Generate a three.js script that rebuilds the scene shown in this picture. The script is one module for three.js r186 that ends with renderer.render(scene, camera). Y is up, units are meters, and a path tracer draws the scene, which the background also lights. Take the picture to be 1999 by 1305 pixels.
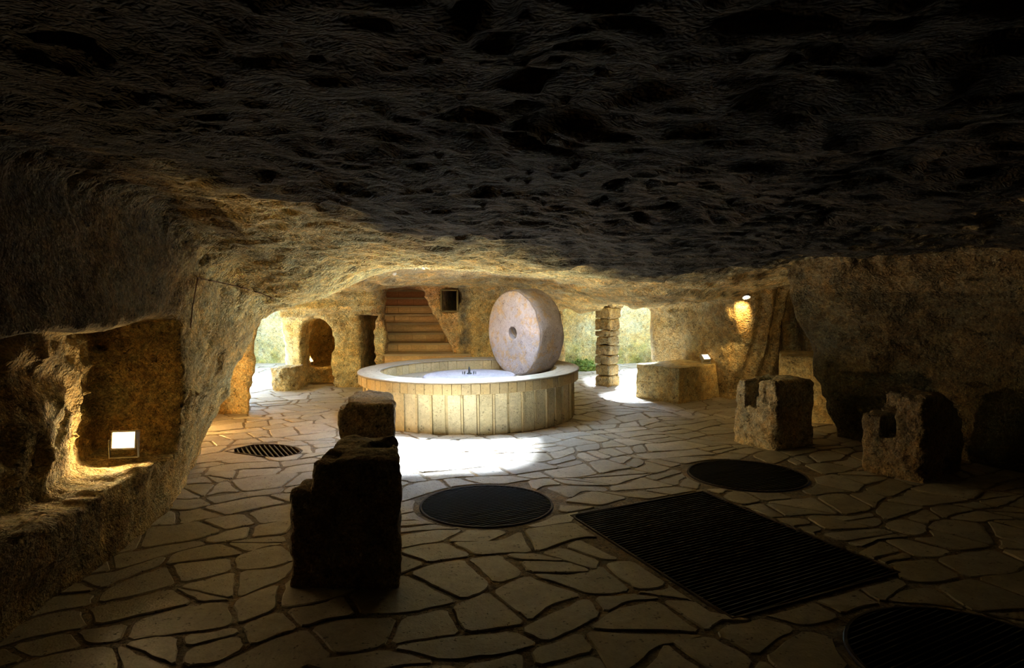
import * as THREE from 'three';
import { mergeGeometries } from 'three/addons/utils/BufferGeometryUtils.js';
import { createNoise3D } from 'simplex-noise';
import { RectAreaLightUniformsLib } from 'three/addons/lights/RectAreaLightUniformsLib.js';

// ───────────────────────── camera, sky, sun, exposure ─────────────────────────
const W = 1999, HH = 1305, FPX = 1333, EYE = 1.6, PITCH = Math.atan(85 / 1333);
const scene = new THREE.Scene();
const camera = new THREE.PerspectiveCamera(2 * Math.atan(HH / 2 / FPX) * 180 / Math.PI, W / HH, 0.05, 60);
camera.position.set(0, EYE, 0);
camera.rotation.set(-PITCH, 0, 0);
scene.add(camera);

scene.background = new THREE.Color().setRGB(13.5, 21.5, 35);      // bright hazy daylight above the light wells
const sun = new THREE.DirectionalLight(new THREE.Color().setRGB(0.78, 0.94, 1.22), 140);
const SUN_TILT = 0.46;                                            // metres towards the camera per metre of fall
sun.position.set(-0.5, 10, -7 - 10 * SUN_TILT);
sun.target.position.set(-0.5, 0, -7);
sun.castShadow = true;
sun.shadow.radius = 34;
sun.shadow.mapSize.set(2048, 2048);
Object.assign(sun.shadow.camera, { left: -9, right: 9, top: 11, bottom: -11, near: 1, far: 25 });
scene.add(sun, sun.target);
RectAreaLightUniformsLib.init();

const renderer = new THREE.WebGLRenderer({ antialias: true });
renderer.toneMapping = THREE.LinearToneMapping;
renderer.toneMappingExposure = 1.0;
renderer.shadowMap.enabled = true;

// ───────────────────────── helpers ─────────────────────────
function rng(seed) {
  let s = seed >>> 0;
  return () => { s = (s + 0x6D2B79F5) >>> 0; let t = s; t = Math.imul(t ^ (t >>> 15), t | 1); t ^= t + Math.imul(t ^ (t >>> 7), t | 61); return ((t ^ (t >>> 14)) >>> 0) / 4294967296; };
}
const R0 = rng(77);
const n3 = createNoise3D(rng(5)), n3b = createNoise3D(rng(11));
const clamp = (v, a, b) => v < a ? a : v > b ? b : v;
const lerp = (a, b, t) => a + (b - a) * t;
const sstep = (a, b, v) => { const t = clamp((v - a) / (b - a), 0, 1); return t * t * (3 - 2 * t); };
const smin = (a, b, k) => { const h = Math.max(k - Math.abs(a - b), 0) / k; return Math.min(a, b) - h * h * k * 0.25; };
const smax = (a, b, k) => -smin(-a, -b, k);
// a pixel of the photograph as a ray; depth d counts along -z
function ray(u, v) {
  const x = (u - W / 2) / FPX, y = -(v - HH / 2) / FPX, c = Math.cos(PITCH), s = Math.sin(PITCH);
  const ry = y * c - s, rd = c + y * s;                           // turned down by the pitch
  return [x / rd, ry / rd];                                       // per metre of depth
}
const P = (u, v, d) => { const r = ray(u, v); return [r[0] * d, EYE + r[1] * d, d]; };            // x, y, depth
const G = (u, v, h = 0) => { const r = ray(u, v), d = (h - EYE) / r[1]; return [r[0] * d, d]; };  // x, depth at a height

const names = {};
function numbered(n) { const k = names[n] = (names[n] ?? -1) + 1; return k ? `${n}_${String(k).padStart(3, '0')}` : n; }
function mesh(name, geo, mat, parent) {
  const m = new THREE.Mesh(geo, mat); m.name = parent ? name : numbered(name);
  m.castShadow = m.receiveShadow = true; (parent || scene).add(m); return m;
}
function tag(o, label, category, group, kind) {
  o.userData = { label, category }; if (group) o.userData.group = group; if (kind) o.userData.kind = kind; return o;
}
function struct(o, label) { o.userData = { label, kind: 'structure' }; return o; }
function thing(name, x, y, d, turn, label, category, group) {
  const g = new THREE.Group(); g.name = numbered(name); g.position.set(x, y, -d); g.rotation.y = turn; scene.add(g);
  return tag(g, label, category, group);
}
// parts that share a name get numbers within their parent
function part(parent, name, geo, mat) {
  const c = parent.children.filter(o => o.name.replace(/_\d{3}$/, '') === name).length;
  return mesh(c ? `${name}_${String(c).padStart(3, '0')}` : name, geo, mat, parent);
}
function sdPoly(p, x, y) {                                        // positive inside
  let d = 1e9, s = -1;
  for (let i = 0, j = p.length - 1; i < p.length; j = i++) {
    const a = p[i], b = p[j], ex = b[0] - a[0], ey = b[1] - a[1], wx = x - a[0], wy = y - a[1];
    const t = clamp((wx * ex + wy * ey) / (ex * ex + ey * ey), 0, 1), dx = wx - ex * t, dy = wy - ey * t;
    d = Math.min(d, dx * dx + dy * dy);
    if ((a[1] > y) !== (b[1] > y) && x < (b[0] - a[0]) * (y - a[1]) / (b[1] - a[1]) + a[0]) s = -s;
  }
  return s * Math.sqrt(d);
}
function sdBox(x, y, z, hx, hy, hz, r = 0) {
  const a = Math.abs(x) - hx + r, b = Math.abs(y) - hy + r, c = Math.abs(z) - hz + r;
  return Math.hypot(Math.max(a, 0), Math.max(b, 0), Math.max(c, 0)) + Math.min(Math.max(a, b, c), 0) - r;
}
const fbm = (x, y, z, o = 4) => { let s = 0, a = 0.5; for (let i = 0; i < o; i++) { s += a * n3(x, y, z); x *= 2.03; y *= 2.03; z *= 2.03; a *= 0.5; } return s; };

// naive surface nets: F > 0 is air. Returns {pos, nor, tri} with normals towards the air; axes (x, y, d), d flipped to -z
function surfaceNets(F, nx, ny, nz, org, h) {
  const sx = 1, sy = nx, sz = nx * ny, idx = new Int32Array(F.length).fill(-1), pos = [], nor = [], tri = [];
  const off = [0, sx, sy, sx + sy, sz, sx + sz, sy + sz, sx + sy + sz];
  const E = [[0, 1], [0, 2], [0, 4], [1, 3], [1, 5], [2, 3], [2, 6], [3, 7], [4, 5], [4, 6], [5, 7], [6, 7]];
  for (let z = 0; z < nz - 1; z++) for (let y = 0; y < ny - 1; y++) for (let x = 0; x < nx - 1; x++) {
    const b = x + y * sy + z * sz; let m = 0;
    for (let k = 0; k < 8; k++) if (F[b + off[k]] > 0) m |= 1 << k;
    if (m === 0 || m === 255) continue;
    let px = 0, py = 0, pz = 0, c = 0;
    for (const [i, j] of E) {
      if (((m >> i) & 1) === ((m >> j) & 1)) continue;
      const fi = F[b + off[i]], fj = F[b + off[j]], t = fi / (fi - fj);
      px += (i & 1) + ((j & 1) - (i & 1)) * t; py += ((i >> 1) & 1) + (((j >> 1) & 1) - ((i >> 1) & 1)) * t; pz += (i >> 2) + ((j >> 2) - (i >> 2)) * t; c++;
    }
    px /= c; py /= c; pz /= c;
    const f = k => F[b + off[k]], L = (a, q, t) => a + (q - a) * t;
    const gx = L(L(f(1) - f(0), f(3) - f(2), py), L(f(5) - f(4), f(7) - f(6), py), pz);
    const gy = L(L(f(2) - f(0), f(3) - f(1), px), L(f(6) - f(4), f(7) - f(5), px), pz);
    const gz = L(L(f(4) - f(0), f(5) - f(1), px), L(f(6) - f(2), f(7) - f(3), px), py);
    const l = Math.hypot(gx, gy, gz) || 1;
    idx[b] = pos.length / 3;
    pos.push(org[0] + (x + px) * h, org[1] + (y + py) * h, -(org[2] + (z + pz) * h)); nor.push(gx / l, gy / l, -gz / l);
  }
  const quad = (a, b, c, d, flip) => { if (a < 0 || b < 0 || c < 0 || d < 0) return; if (flip) tri.push(a, c, b, a, d, c); else tri.push(a, b, c, a, c, d); };
  for (let z = 1; z < nz - 1; z++) for (let y = 1; y < ny - 1; y++) for (let x = 1; x < nx - 1; x++) {
    const b = x + y * sy + z * sz, s = F[b] > 0;
    if (s !== F[b + sx] > 0) quad(idx[b - sy - sz], idx[b - sz], idx[b], idx[b - sy], !s);
    if (s !== F[b + sy] > 0) quad(idx[b - sx - sz], idx[b - sx], idx[b], idx[b - sz], !s);
    if (s !== F[b + sz] > 0) quad(idx[b - sx - sy], idx[b - sy], idx[b], idx[b - sx], !s);
  }
  return { pos, nor, tri };
}
// triangles -> geometry whose uv are metres across the axis that each triangle faces most
function boxMapped(net, pick, color) {
  const key = new Map(), p = [], n = [], u = [], c = [], ix = [];
  for (let t = 0; t < net.tri.length; t += 3) {
    if (pick && !pick(t)) continue;
    const v = [net.tri[t], net.tri[t + 1], net.tri[t + 2]], A = net.pos, N = net.nor;
    let ax = 0, ay = 0, az = 0;
    for (const i of v) { ax += N[3 * i]; ay += N[3 * i + 1]; az += N[3 * i + 2]; }
    ax = Math.abs(ax); ay = Math.abs(ay); az = Math.abs(az);
    const axis = ay >= ax && ay >= az ? 1 : ax >= az ? 0 : 2;
    for (const i of v) {
      const k = i * 3 + axis; let q = key.get(k);
      if (q === undefined) {
        key.set(k, q = p.length / 3);
        const x = A[3 * i], y = A[3 * i + 1], z = A[3 * i + 2];
        p.push(x, y, z); n.push(N[3 * i], N[3 * i + 1], N[3 * i + 2]);
        if (axis === 0) u.push(z, y); else if (axis === 1) u.push(x, z); else u.push(x, y);
        if (color) c.push(...color(x, y, -z, N[3 * i], N[3 * i + 1], -N[3 * i + 2]));
      }
      ix.push(q);
    }
  }
  const g = new THREE.BufferGeometry();
  g.setAttribute('position', new THREE.Float32BufferAttribute(p, 3));
  g.setAttribute('normal', new THREE.Float32BufferAttribute(n, 3));
  g.setAttribute('uv', new THREE.Float32BufferAttribute(u, 2));
  if (color) g.setAttribute('color', new THREE.Float32BufferAttribute(c, 3));
  g.setIndex(ix); return g;
}
// a hewn stone from a distance function in its own axes (x, y up, d away from the camera before turning)
function hewn(f, lo, hi, h, color) {
  const nx = Math.ceil((hi[0] - lo[0]) / h) + 5, ny = Math.ceil((hi[1] - lo[1]) / h) + 5, nz = Math.ceil((hi[2] - lo[2]) / h) + 5;
  const o = [lo[0] - 2 * h, lo[1] - 2 * h, lo[2] - 2 * h], F = new Float32Array(nx * ny * nz);
  for (let z = 0, i = 0; z < nz; z++) for (let y = 0; y < ny; y++) for (let x = 0; x < nx; x++, i++) F[i] = f(o[0] + x * h, o[1] + y * h, o[2] + z * h);
  return boxMapped(surfaceNets(F, nx, ny, nz, o, h), null, color);
}

// ───────────────────────── textures (grain, pits, stains only) ─────────────────────────
function tileable(N, period, seed) {                              // smooth value noise that repeats, -1..1
  const r = rng(seed), g = new Float32Array(period * period); for (let i = 0; i < g.length; i++) g[i] = r() * 2 - 1;
  const xi = new Int32Array(N), xt = new Float32Array(N);
  for (let i = 0; i < N; i++) { const q = i / N * period; xi[i] = q | 0; const t = q - xi[i]; xt[i] = t * t * (3 - 2 * t); }
  const out = new Float32Array(N * N);
  for (let y = 0; y < N; y++) {
    const a = xi[y] * period, b = ((xi[y] + 1) % period) * period, ty = xt[y];
    for (let x = 0; x < N; x++) {
      const i = xi[x], j = (i + 1) % period, tx = xt[x];
      const p = g[a + i] + (g[a + j] - g[a + i]) * tx, q = g[b + i] + (g[b + j] - g[b + i]) * tx;
      out[y * N + x] = p + (q - p) * ty;
    }
  }
  return out;
}
function sumNoise(N, list) {
  const o = new Float32Array(N * N);
  for (const [p, a, s, f] of list) { const t = tileable(N, p, s); for (let i = 0; i < o.length; i++) o[i] += a * (f ? f(t[i]) : t[i]); }
  return o;
}
function dataTex(N, px, metres, srgb) {
  const d = new Uint8Array(N * N * 4);
  for (let i = 0; i < N * N; i++) { const c = px(i); d[4 * i] = clamp(c[0], 0, 1) * 255; d[4 * i + 1] = clamp(c[1], 0, 1) * 255; d[4 * i + 2] = clamp(c[2], 0, 1) * 255; d[4 * i + 3] = 255; }
  const t = new THREE.DataTexture(d, N, N);
  t.wrapS = t.wrapT = THREE.RepeatWrapping; t.magFilter = THREE.LinearFilter; t.minFilter = THREE.LinearMipmapLinearFilter; t.generateMipmaps = true;
  t.repeat.set(1 / metres, 1 / metres); if (srgb) t.colorSpace = THREE.SRGBColorSpace; t.needsUpdate = true; return t;
}
const ridge = v => 1 - Math.abs(v) * 2;
const NR = 1024;
const rockH = sumNoise(NR, [[8, 0.30, 1], [20, 0.24, 2], [46, 0.22, 3], [90, 0.2, 4], [180, 0.18, 5], [340, 0.12, 6], [64, 0.18, 7, ridge]]);
const rockPit = sumNoise(NR, [[34, 0.35, 20], [90, 0.6, 21], [170, 0.5, 22], [300, 0.3, 23]]);
const rockTone = sumNoise(NR, [[5, 0.5, 31], [13, 0.45, 32], [40, 0.5, 33], [120, 0.6, 34], [300, 0.6, 36], [500, 0.5, 35]]);
const rockHue = sumNoise(NR, [[7, 0.7, 41], [24, 0.6, 42], [70, 0.5, 43], [220, 0.4, 44]]);
const pitOf = i => sstep(0.5, 1.0, rockPit[i]);
const rockBump = dataTex(NR, i => { const v = 0.5 + 0.42 * rockH[i] - 0.5 * pitOf(i); return [v, v, v]; }, 1.3);
const rockMap = dataTex(NR, i => {
  const t = rockTone[i], q = rockHue[i], p = pitOf(i), k = 0.80 + 0.17 * t - 0.30 * p;
  return [k * (0.96 + 0.05 * q), k * (0.90 - 0.015 * q), k * (0.80 - 0.10 * q)];
}, 1.9, true);
// ceiling: long pick marks running mostly along x
const NC = 1024;
const pick = new Float32Array(NC * NC);
{
  const r = rng(91);
  for (let s = 0; s < 5200; s++) {
    const cx = r() * NC, cy = r() * NC, a = (r() - 0.5) * 1.0 + (r() < 0.3 ? 0.6 : 0), L = 5 + r() * 16, w = 1.2 + r() * 3, A = 0.25 + r() * 0.75, ca = Math.cos(a), sa = Math.sin(a), q = Math.ceil(L + w);
    for (let dy = -q; dy <= q; dy++) for (let dx = -q; dx <= q; dx++) {
      const u = (dx * ca + dy * sa) / L, v = (-dx * sa + dy * ca) / w; if (Math.abs(u) > 1 || Math.abs(v) > 1) continue;
      const X = ((cx + dx) | 0) & (NC - 1), Y = ((cy + dy) | 0) & (NC - 1), z = A * (1 - u * u) * (1 - Math.abs(v));
      if (z > pick[Y * NC + X]) pick[Y * NC + X] = z;
    }
  }
}
const ceilBump = dataTex(NC, i => { const v = 0.62 + 0.30 * rockH[i] - 0.42 * pick[i] - 0.25 * pitOf(i); return [v, v, v]; }, 1.5);
const flagN = sumNoise(512, [[4, 0.4, 51], [11, 0.4, 52], [40, 0.35, 53], [130, 0.4, 54]]);
const flagP = sumNoise(512, [[50, 0.7, 55], [110, 0.5, 56]]);
const flagMap = dataTex(512, i => { const k = 0.9 + 0.10 * flagN[i] - 0.3 * sstep(0.65, 0.95, flagP[i]); return [k, k * 0.965, k * 0.91]; }, 0.9, true);
const flagBump = dataTex(512, i => { const v = 0.6 + 0.25 * flagN[i] - 0.4 * sstep(0.6, 0.95, flagP[i]); return [v, v, v]; }, 0.9);
const millTone = sumNoise(512, [[5, 0.6, 61], [12, 0.55, 62], [30, 0.4, 63], [110, 0.35, 64]]);
const millMap = dataTex(512, i => { const o = sstep(0.1, 0.75, millTone[i]), f = 0.94 + 0.10 * flagN[i] - 0.25 * sstep(0.6, 0.95, flagP[i]); return [f * lerp(0.88, 0.92, o), f * lerp(0.84, 0.80, o), f * lerp(0.85, 0.66, o)]; }, 0.8, true);

// ───────────────────────── materials ─────────────────────────
const lin = (r, g, b) => new THREE.Color().setRGB(r, g, b);
const rockM = (c, o = {}) => new THREE.MeshStandardMaterial({ color: c, map: rockMap, bumpMap: rockBump, bumpScale: 0.024, roughness: 0.95, side: THREE.DoubleSide, ...o });
const M = {
  wall: rockM(lin(1.10, 1.04, 0.80), { vertexColors: true, bumpScale: 0.04 }),
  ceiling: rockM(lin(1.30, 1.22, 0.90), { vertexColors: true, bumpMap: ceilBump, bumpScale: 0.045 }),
  block: rockM(lin(0.46, 0.39, 0.28), { bumpScale: 0.02 }),
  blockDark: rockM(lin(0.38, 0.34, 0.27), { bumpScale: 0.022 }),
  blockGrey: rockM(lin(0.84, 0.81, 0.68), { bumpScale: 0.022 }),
  tuff: rockM(lin(0.58, 0.51, 0.29), { bumpScale: 0.012 }),
  tuffLight: rockM(lin(0.68, 0.60, 0.38), { bumpScale: 0.02 }),
  tuffPale: rockM(lin(0.82, 0.79, 0.58), { map: flagMap, bumpScale: 0.008 }),
  tuffPale2: rockM(lin(0.76, 0.72, 0.50), { map: flagMap, bumpScale: 0.01 }),
  rib: new THREE.MeshStandardMaterial({ color: lin(0.74, 0.66, 0.42), map: flagMap, bumpMap: flagBump, bumpScale: 0.004, roughness: 0.9 }),
  cornice: new THREE.MeshStandardMaterial({ color: lin(0.66, 0.55, 0.31), map: flagMap, bumpMap: flagBump, bumpScale: 0.004, roughness: 0.85 }),
  cornice2: new THREE.MeshStandardMaterial({ color: lin(0.62, 0.54, 0.34), map: flagMap, bumpMap: flagBump, bumpScale: 0.004, roughness: 0.85 }),
  rim: new THREE.MeshStandardMaterial({ color: lin(0.48, 0.44, 0.36), map: flagMap, bumpMap: flagBump, bumpScale: 0.004, roughness: 0.8 }),
  bed: new THREE.MeshStandardMaterial({ color: lin(0.50, 0.48, 0.55), map: flagMap, bumpMap: flagBump, bumpScale: 0.003, roughness: 0.7 }),
  mill: new THREE.MeshStandardMaterial({ color: lin(0.64, 0.585, 0.54), map: millMap, bumpMap: rockBump, bumpScale: 0.018, roughness: 0.9 }),
  mortar: new THREE.MeshStandardMaterial({ color: lin(0.33, 0.28, 0.21), map: rockMap, bumpMap: rockBump, bumpScale: 0.012, roughness: 0.95 }),
  iron: new THREE.MeshStandardMaterial({ color: lin(0.03, 0.026, 0.023), roughness: 0.75 }),
  ironRust: new THREE.MeshStandardMaterial({ color: lin(0.04, 0.026, 0.017), roughness: 0.85 }),
  pit: new THREE.MeshStandardMaterial({ color: lin(0.03, 0.026, 0.02), roughness: 1, side: THREE.DoubleSide }),
  stepA: new THREE.MeshStandardMaterial({ color: lin(0.90, 0.68, 0.38), map: flagMap, bumpMap: flagBump, bumpScale: 0.004, roughness: 0.85 }),
  stepB: new THREE.MeshStandardMaterial({ color: lin(0.84, 0.60, 0.33), map: flagMap, bumpMap: flagBump, bumpScale: 0.004, roughness: 0.85 }),
  stepRed: new THREE.MeshStandardMaterial({ color: lin(0.75, 0.38, 0.20), map: flagMap, bumpMap: flagBump, bumpScale: 0.004, roughness: 0.85 }),
  tread: new THREE.MeshStandardMaterial({ color: lin(0.62, 0.52, 0.36), map: flagMap, bumpMap: flagBump, bumpScale: 0.004, roughness: 0.85 }),
  lampBody: new THREE.MeshStandardMaterial({ color: lin(0.35, 0.34, 0.32), metalness: 0.2, roughness: 0.5 }),
  cable: new THREE.MeshStandardMaterial({ color: lin(0.26, 0.14, 0.06), roughness: 0.8 }),
  white: new THREE.MeshStandardMaterial({ color: lin(0.85, 0.85, 0.85), roughness: 0.5 }),
  ground: new THREE.MeshStandardMaterial({ color: lin(0.3, 0.26, 0.18), roughness: 1 }),
};
const flagTints = [[0.49, 0.44, 0.345], [0.46, 0.42, 0.35], [0.43, 0.385, 0.295], [0.53, 0.485, 0.405], [0.445, 0.39, 0.285], [0.42, 0.385, 0.32]].map(c => new THREE.MeshStandardMaterial({ color: lin(...c), map: flagMap, bumpMap: flagBump, bumpScale: 0.006, roughness: 0.62 }));
const glow = (r, g, b, k) => new THREE.MeshStandardMaterial({ color: 0x222222, emissive: lin(r, g, b), emissiveIntensity: k, roughness: 0.3 });

// ───────────────────────── the cave ─────────────────────────
// plan of the hall (x, depth) at floor level and at 1.4 m
const PLAN = [
  [-2.30, -1.6, -2.30, -1.6], [-2.33, 3.1, -2.32, 3.1], [-2.47, 4.87, -2.42, 4.9], [-2.66, 5.5, -2.36, 5.6], [-2.88, 6.2, -2.24, 6.2], [-3.2, 6.5, -2.7, 6.5],
  [-4.2, 6.8, -4.1, 6.8], [-4.6, 8.0, -4.6, 8.0], [-4.2, 8.75, -4.2, 8.75], [-3.43, 8.8, -3.25, 8.8], [-3.6, 9.25, -3.4, 9.25], [-4.4, 9.7, -4.4, 9.7],
  [-6.2, 9.9, -6.2, 9.9], [-6.2, 15, -6.2, 15], [-4.7, 15, -4.75, 15], [-3.98, 12.1, -4.12, 12.1], [-3.56, 11.35, -3.88, 11.35], [-3.5, 11.2, -3.7, 11.2], [-2.16, 11.2, -2.16, 11.2],
  [-2.04, 11.15, -2.04, 11.15], [-2.1, 11.5, -2.1, 11.5], [-0.95, 11.5, -0.95, 11.5],
  [-0.86, 11.2, -0.86, 11.2], [0.70, 11.3, 0.66, 11.3], [0.90, 11.6, 0.86, 11.6], [0.86, 14.3, 0.86, 14.3], [4.2, 15.5, 4.2, 15.5], [4.2, 12.3, 4.2, 12.3],
  [2.46, 11.7, 2.28, 11.7], [2.42, 11.25, 2.27, 11.25], [2.75, 10.95, 2.65, 10.85], [3.0, 10.45, 2.95, 10.0], [3.25, 10.0, 3.12, 9.55], [3.7, 9.8, 3.6, 9.42], [4.1, 9.85, 4.0, 9.75], [4.9, 9.6, 4.9, 9.6],
  [4.7, 8.5, 4.7, 8.5], [3.95, 7.85, 3.35, 7.85], [3.55, 7.4, 3.07, 7.45], [3.9, 6.9, 3.6, 6.9], [4.3, 6.4, 4.2, 6.4], [4.65, 5.5, 4.7, 5.5], [4.9, 3, 4.95, 3], [4.9, -1.6, 4.9, -1.6]];
const PA = PLAN.map(p => [p[0], p[1]]), PB = PLAN.map(p => [p[2], p[3]]);
const NICHE = [[-2.1, 0.8], [-2.8, 1.0], [-2.80, 2.4], [-2.78, 3.5], [-2.70, 3.9], [-2.80, 4.2], [-2.90, 4.45], [-3.02, 4.75], [-3.08, 5.02], [-2.1, 5.02]];
const STAIR = [[-2.04, 10.7], [-2.13, 11.6], [-2.95, 15.2], [-2.1, 15.3], [-1.15, 11.9], [-0.93, 11.25], [-0.93, 10.7]];
// ceiling: heights at places (x, depth, height), or at pixels (u, v, depth, 'px')
const CP = [
  [-2.6, -1.8, 2.35], [1, -1.8, 2.35], [5, -1.8, 2.3], [-2.4, 1.2, 2.28], [0, 1.2, 2.25], [2.4, 1.2, 2.25], [5, 1.2, 2.2],
  [-2.4, 3.2, 2.2], [0, 3.2, 2.08], [2.4, 3.2, 2.06], [5, 3.2, 2.05], [-2.4, 4.8, 2.08], [-1, 4.9, 1.94], [0.5, 5, 1.90], [2.5, 5, 1.93], [4.7, 5, 1.98],
  [530, 606, 6.25, 'px'], [560, 600, 6.25, 'px'], [620, 588, 6.25, 'px'], [665, 571, 6.25, 'px'], [700, 549, 6.25, 'px'], [735, 527, 6.25, 'px'], [800, 521, 6.25, 'px'], [900, 526, 6.25, 'px'], [1000, 534, 6.3, 'px'], [1110, 540, 6.4, 'px'],
  [500, 610, 6.25, 'px'], [-3.4, 6.2, 1.36], [-4.2, 7.4, 1.5], [-3.2, 7.6, 1.56], [-2.2, 7.2, 1.62], [-3.6, 9, 1.55], [-2.4, 9, 1.66], [-5, 11, 1.75], [-6, 14, 2.0], [-4.6, 14.5, 2.0],
  [-1.4, 7.6, 1.83], [-0.6, 7.8, 1.86], [0.2, 8, 1.85], [-1.2, 9, 1.84], [0, 9.3, 1.80], [-1.2, 10.2, 1.74], [0.3, 10.2, 1.72], [760, 560, 11.1, 'px'], [900, 563, 11.1, 'px'], [1050, 566, 11.1, 'px'],
  [-2.3, 10.4, 1.62], [-3.4, 10.6, 1.5], [-3.0, 11.2, 1.5],
  [1130, 549, 8, 'px'], [1210, 588, 9.6, 'px'], [1290, 596, 9.2, 'px'], [1400, 581, 9.2, 'px'], [1330, 560, 7.6, 'px'], [1260, 545, 6.8, 'px'], [1460, 570, 9.4, 'px'], [1500, 530, 7.5, 'px'],
  [1240, 600, 11.4, 'px'], [1128, 611, 11.5, 'px'], [1180, 604, 11.4, 'px'], [1090, 585, 11.3, 'px'], [1480, 562, 10, 'px'], [1560, 560, 9.4, 'px'], [4.8, 9, 1.75],
  [1560, 512, 7.3, 'px'], [1660, 504, 7, 'px'], [1860, 494, 6.5, 'px'], [1999, 487, 6.1, 'px'], [2.2, 12.3, 1.55], [1.2, 12.3, 1.55], [2, 15, 1.9], [4, 14, 1.9]
].map(c => { if (c[3] !== 'px') return c; const p = P(c[0], c[1], c[2]); return [p[0], p[2], p[1]]; });
const tpsK = r2 => r2 > 1e-9 ? 0.5 * r2 * Math.log(r2) : 0;
const TPS = (() => {
  const n = CP.length, m = n + 3, A = Array.from({ length: m }, () => new Float64Array(m + 1));
  for (let i = 0; i < n; i++) {
    for (let j = 0; j < n; j++) A[i][j] = tpsK((CP[i][0] - CP[j][0]) ** 2 + (CP[i][1] - CP[j][1]) ** 2);
    A[i][i] += 0.004; A[i][n] = A[n][i] = 1; A[i][n + 1] = A[n + 1][i] = CP[i][0]; A[i][n + 2] = A[n + 2][i] = CP[i][1]; A[i][m] = CP[i][2];
  }
  for (let i = 0; i < m; i++) {
    let b = i; for (let r = i + 1; r < m; r++) if (Math.abs(A[r][i]) > Math.abs(A[b][i])) b = r;
    [A[i], A[b]] = [A[b], A[i]];
    for (let r = 0; r < m; r++) if (r !== i) { const q = A[r][i] / A[i][i]; if (q) for (let c = i; c <= m; c++) A[r][c] -= q * A[i][c]; }
  }
  return A.map((r, i) => r[m] / r[i]);
})();
function ceilingAt(x, d) {
  const n = CP.length; let h = TPS[n] + TPS[n + 1] * x + TPS[n + 2] * d;
  for (let i = 0; i < n; i++) h += TPS[i] * tpsK((CP[i][0] - x) ** 2 + (CP[i][1] - d) ** 2);
  const m = sstep(6.9, 7.8, d) * sstep(11.2, 10.4, d) * sstep(3.4, 2.4, x);
  if (m > 0) { const s = 0.085, q = (h + 0.03 * n3(x * 0.9, d * 0.9, 21)) / s, k = Math.floor(q), fr = q - k; h = lerp(h, h + (sstep(0.3, 0.7, fr) - fr) * s, 0.9 * m); }
  return clamp(h, 1.15, 2.45);
}
const TOP = 2.85;
// light wells: centre x, depth, half sizes; the third added to brighten the right room
const WELLS = [[-0.63, 7.93, 0.64, 0.89], [1.86, 12.1, 0.34, 1.65], [3.0, 14.1, 0.62, 0.8], [-5.15, 12.1, 0.85, 2.0]];
const well = (w, x, d) => { const a = Math.abs((x - w[0]) / w[2]), b = Math.abs((d - w[1]) / w[3]); return (1 - Math.pow(a ** 4 + b ** 4, 0.25)) * Math.min(w[2], w[3]); };

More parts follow.
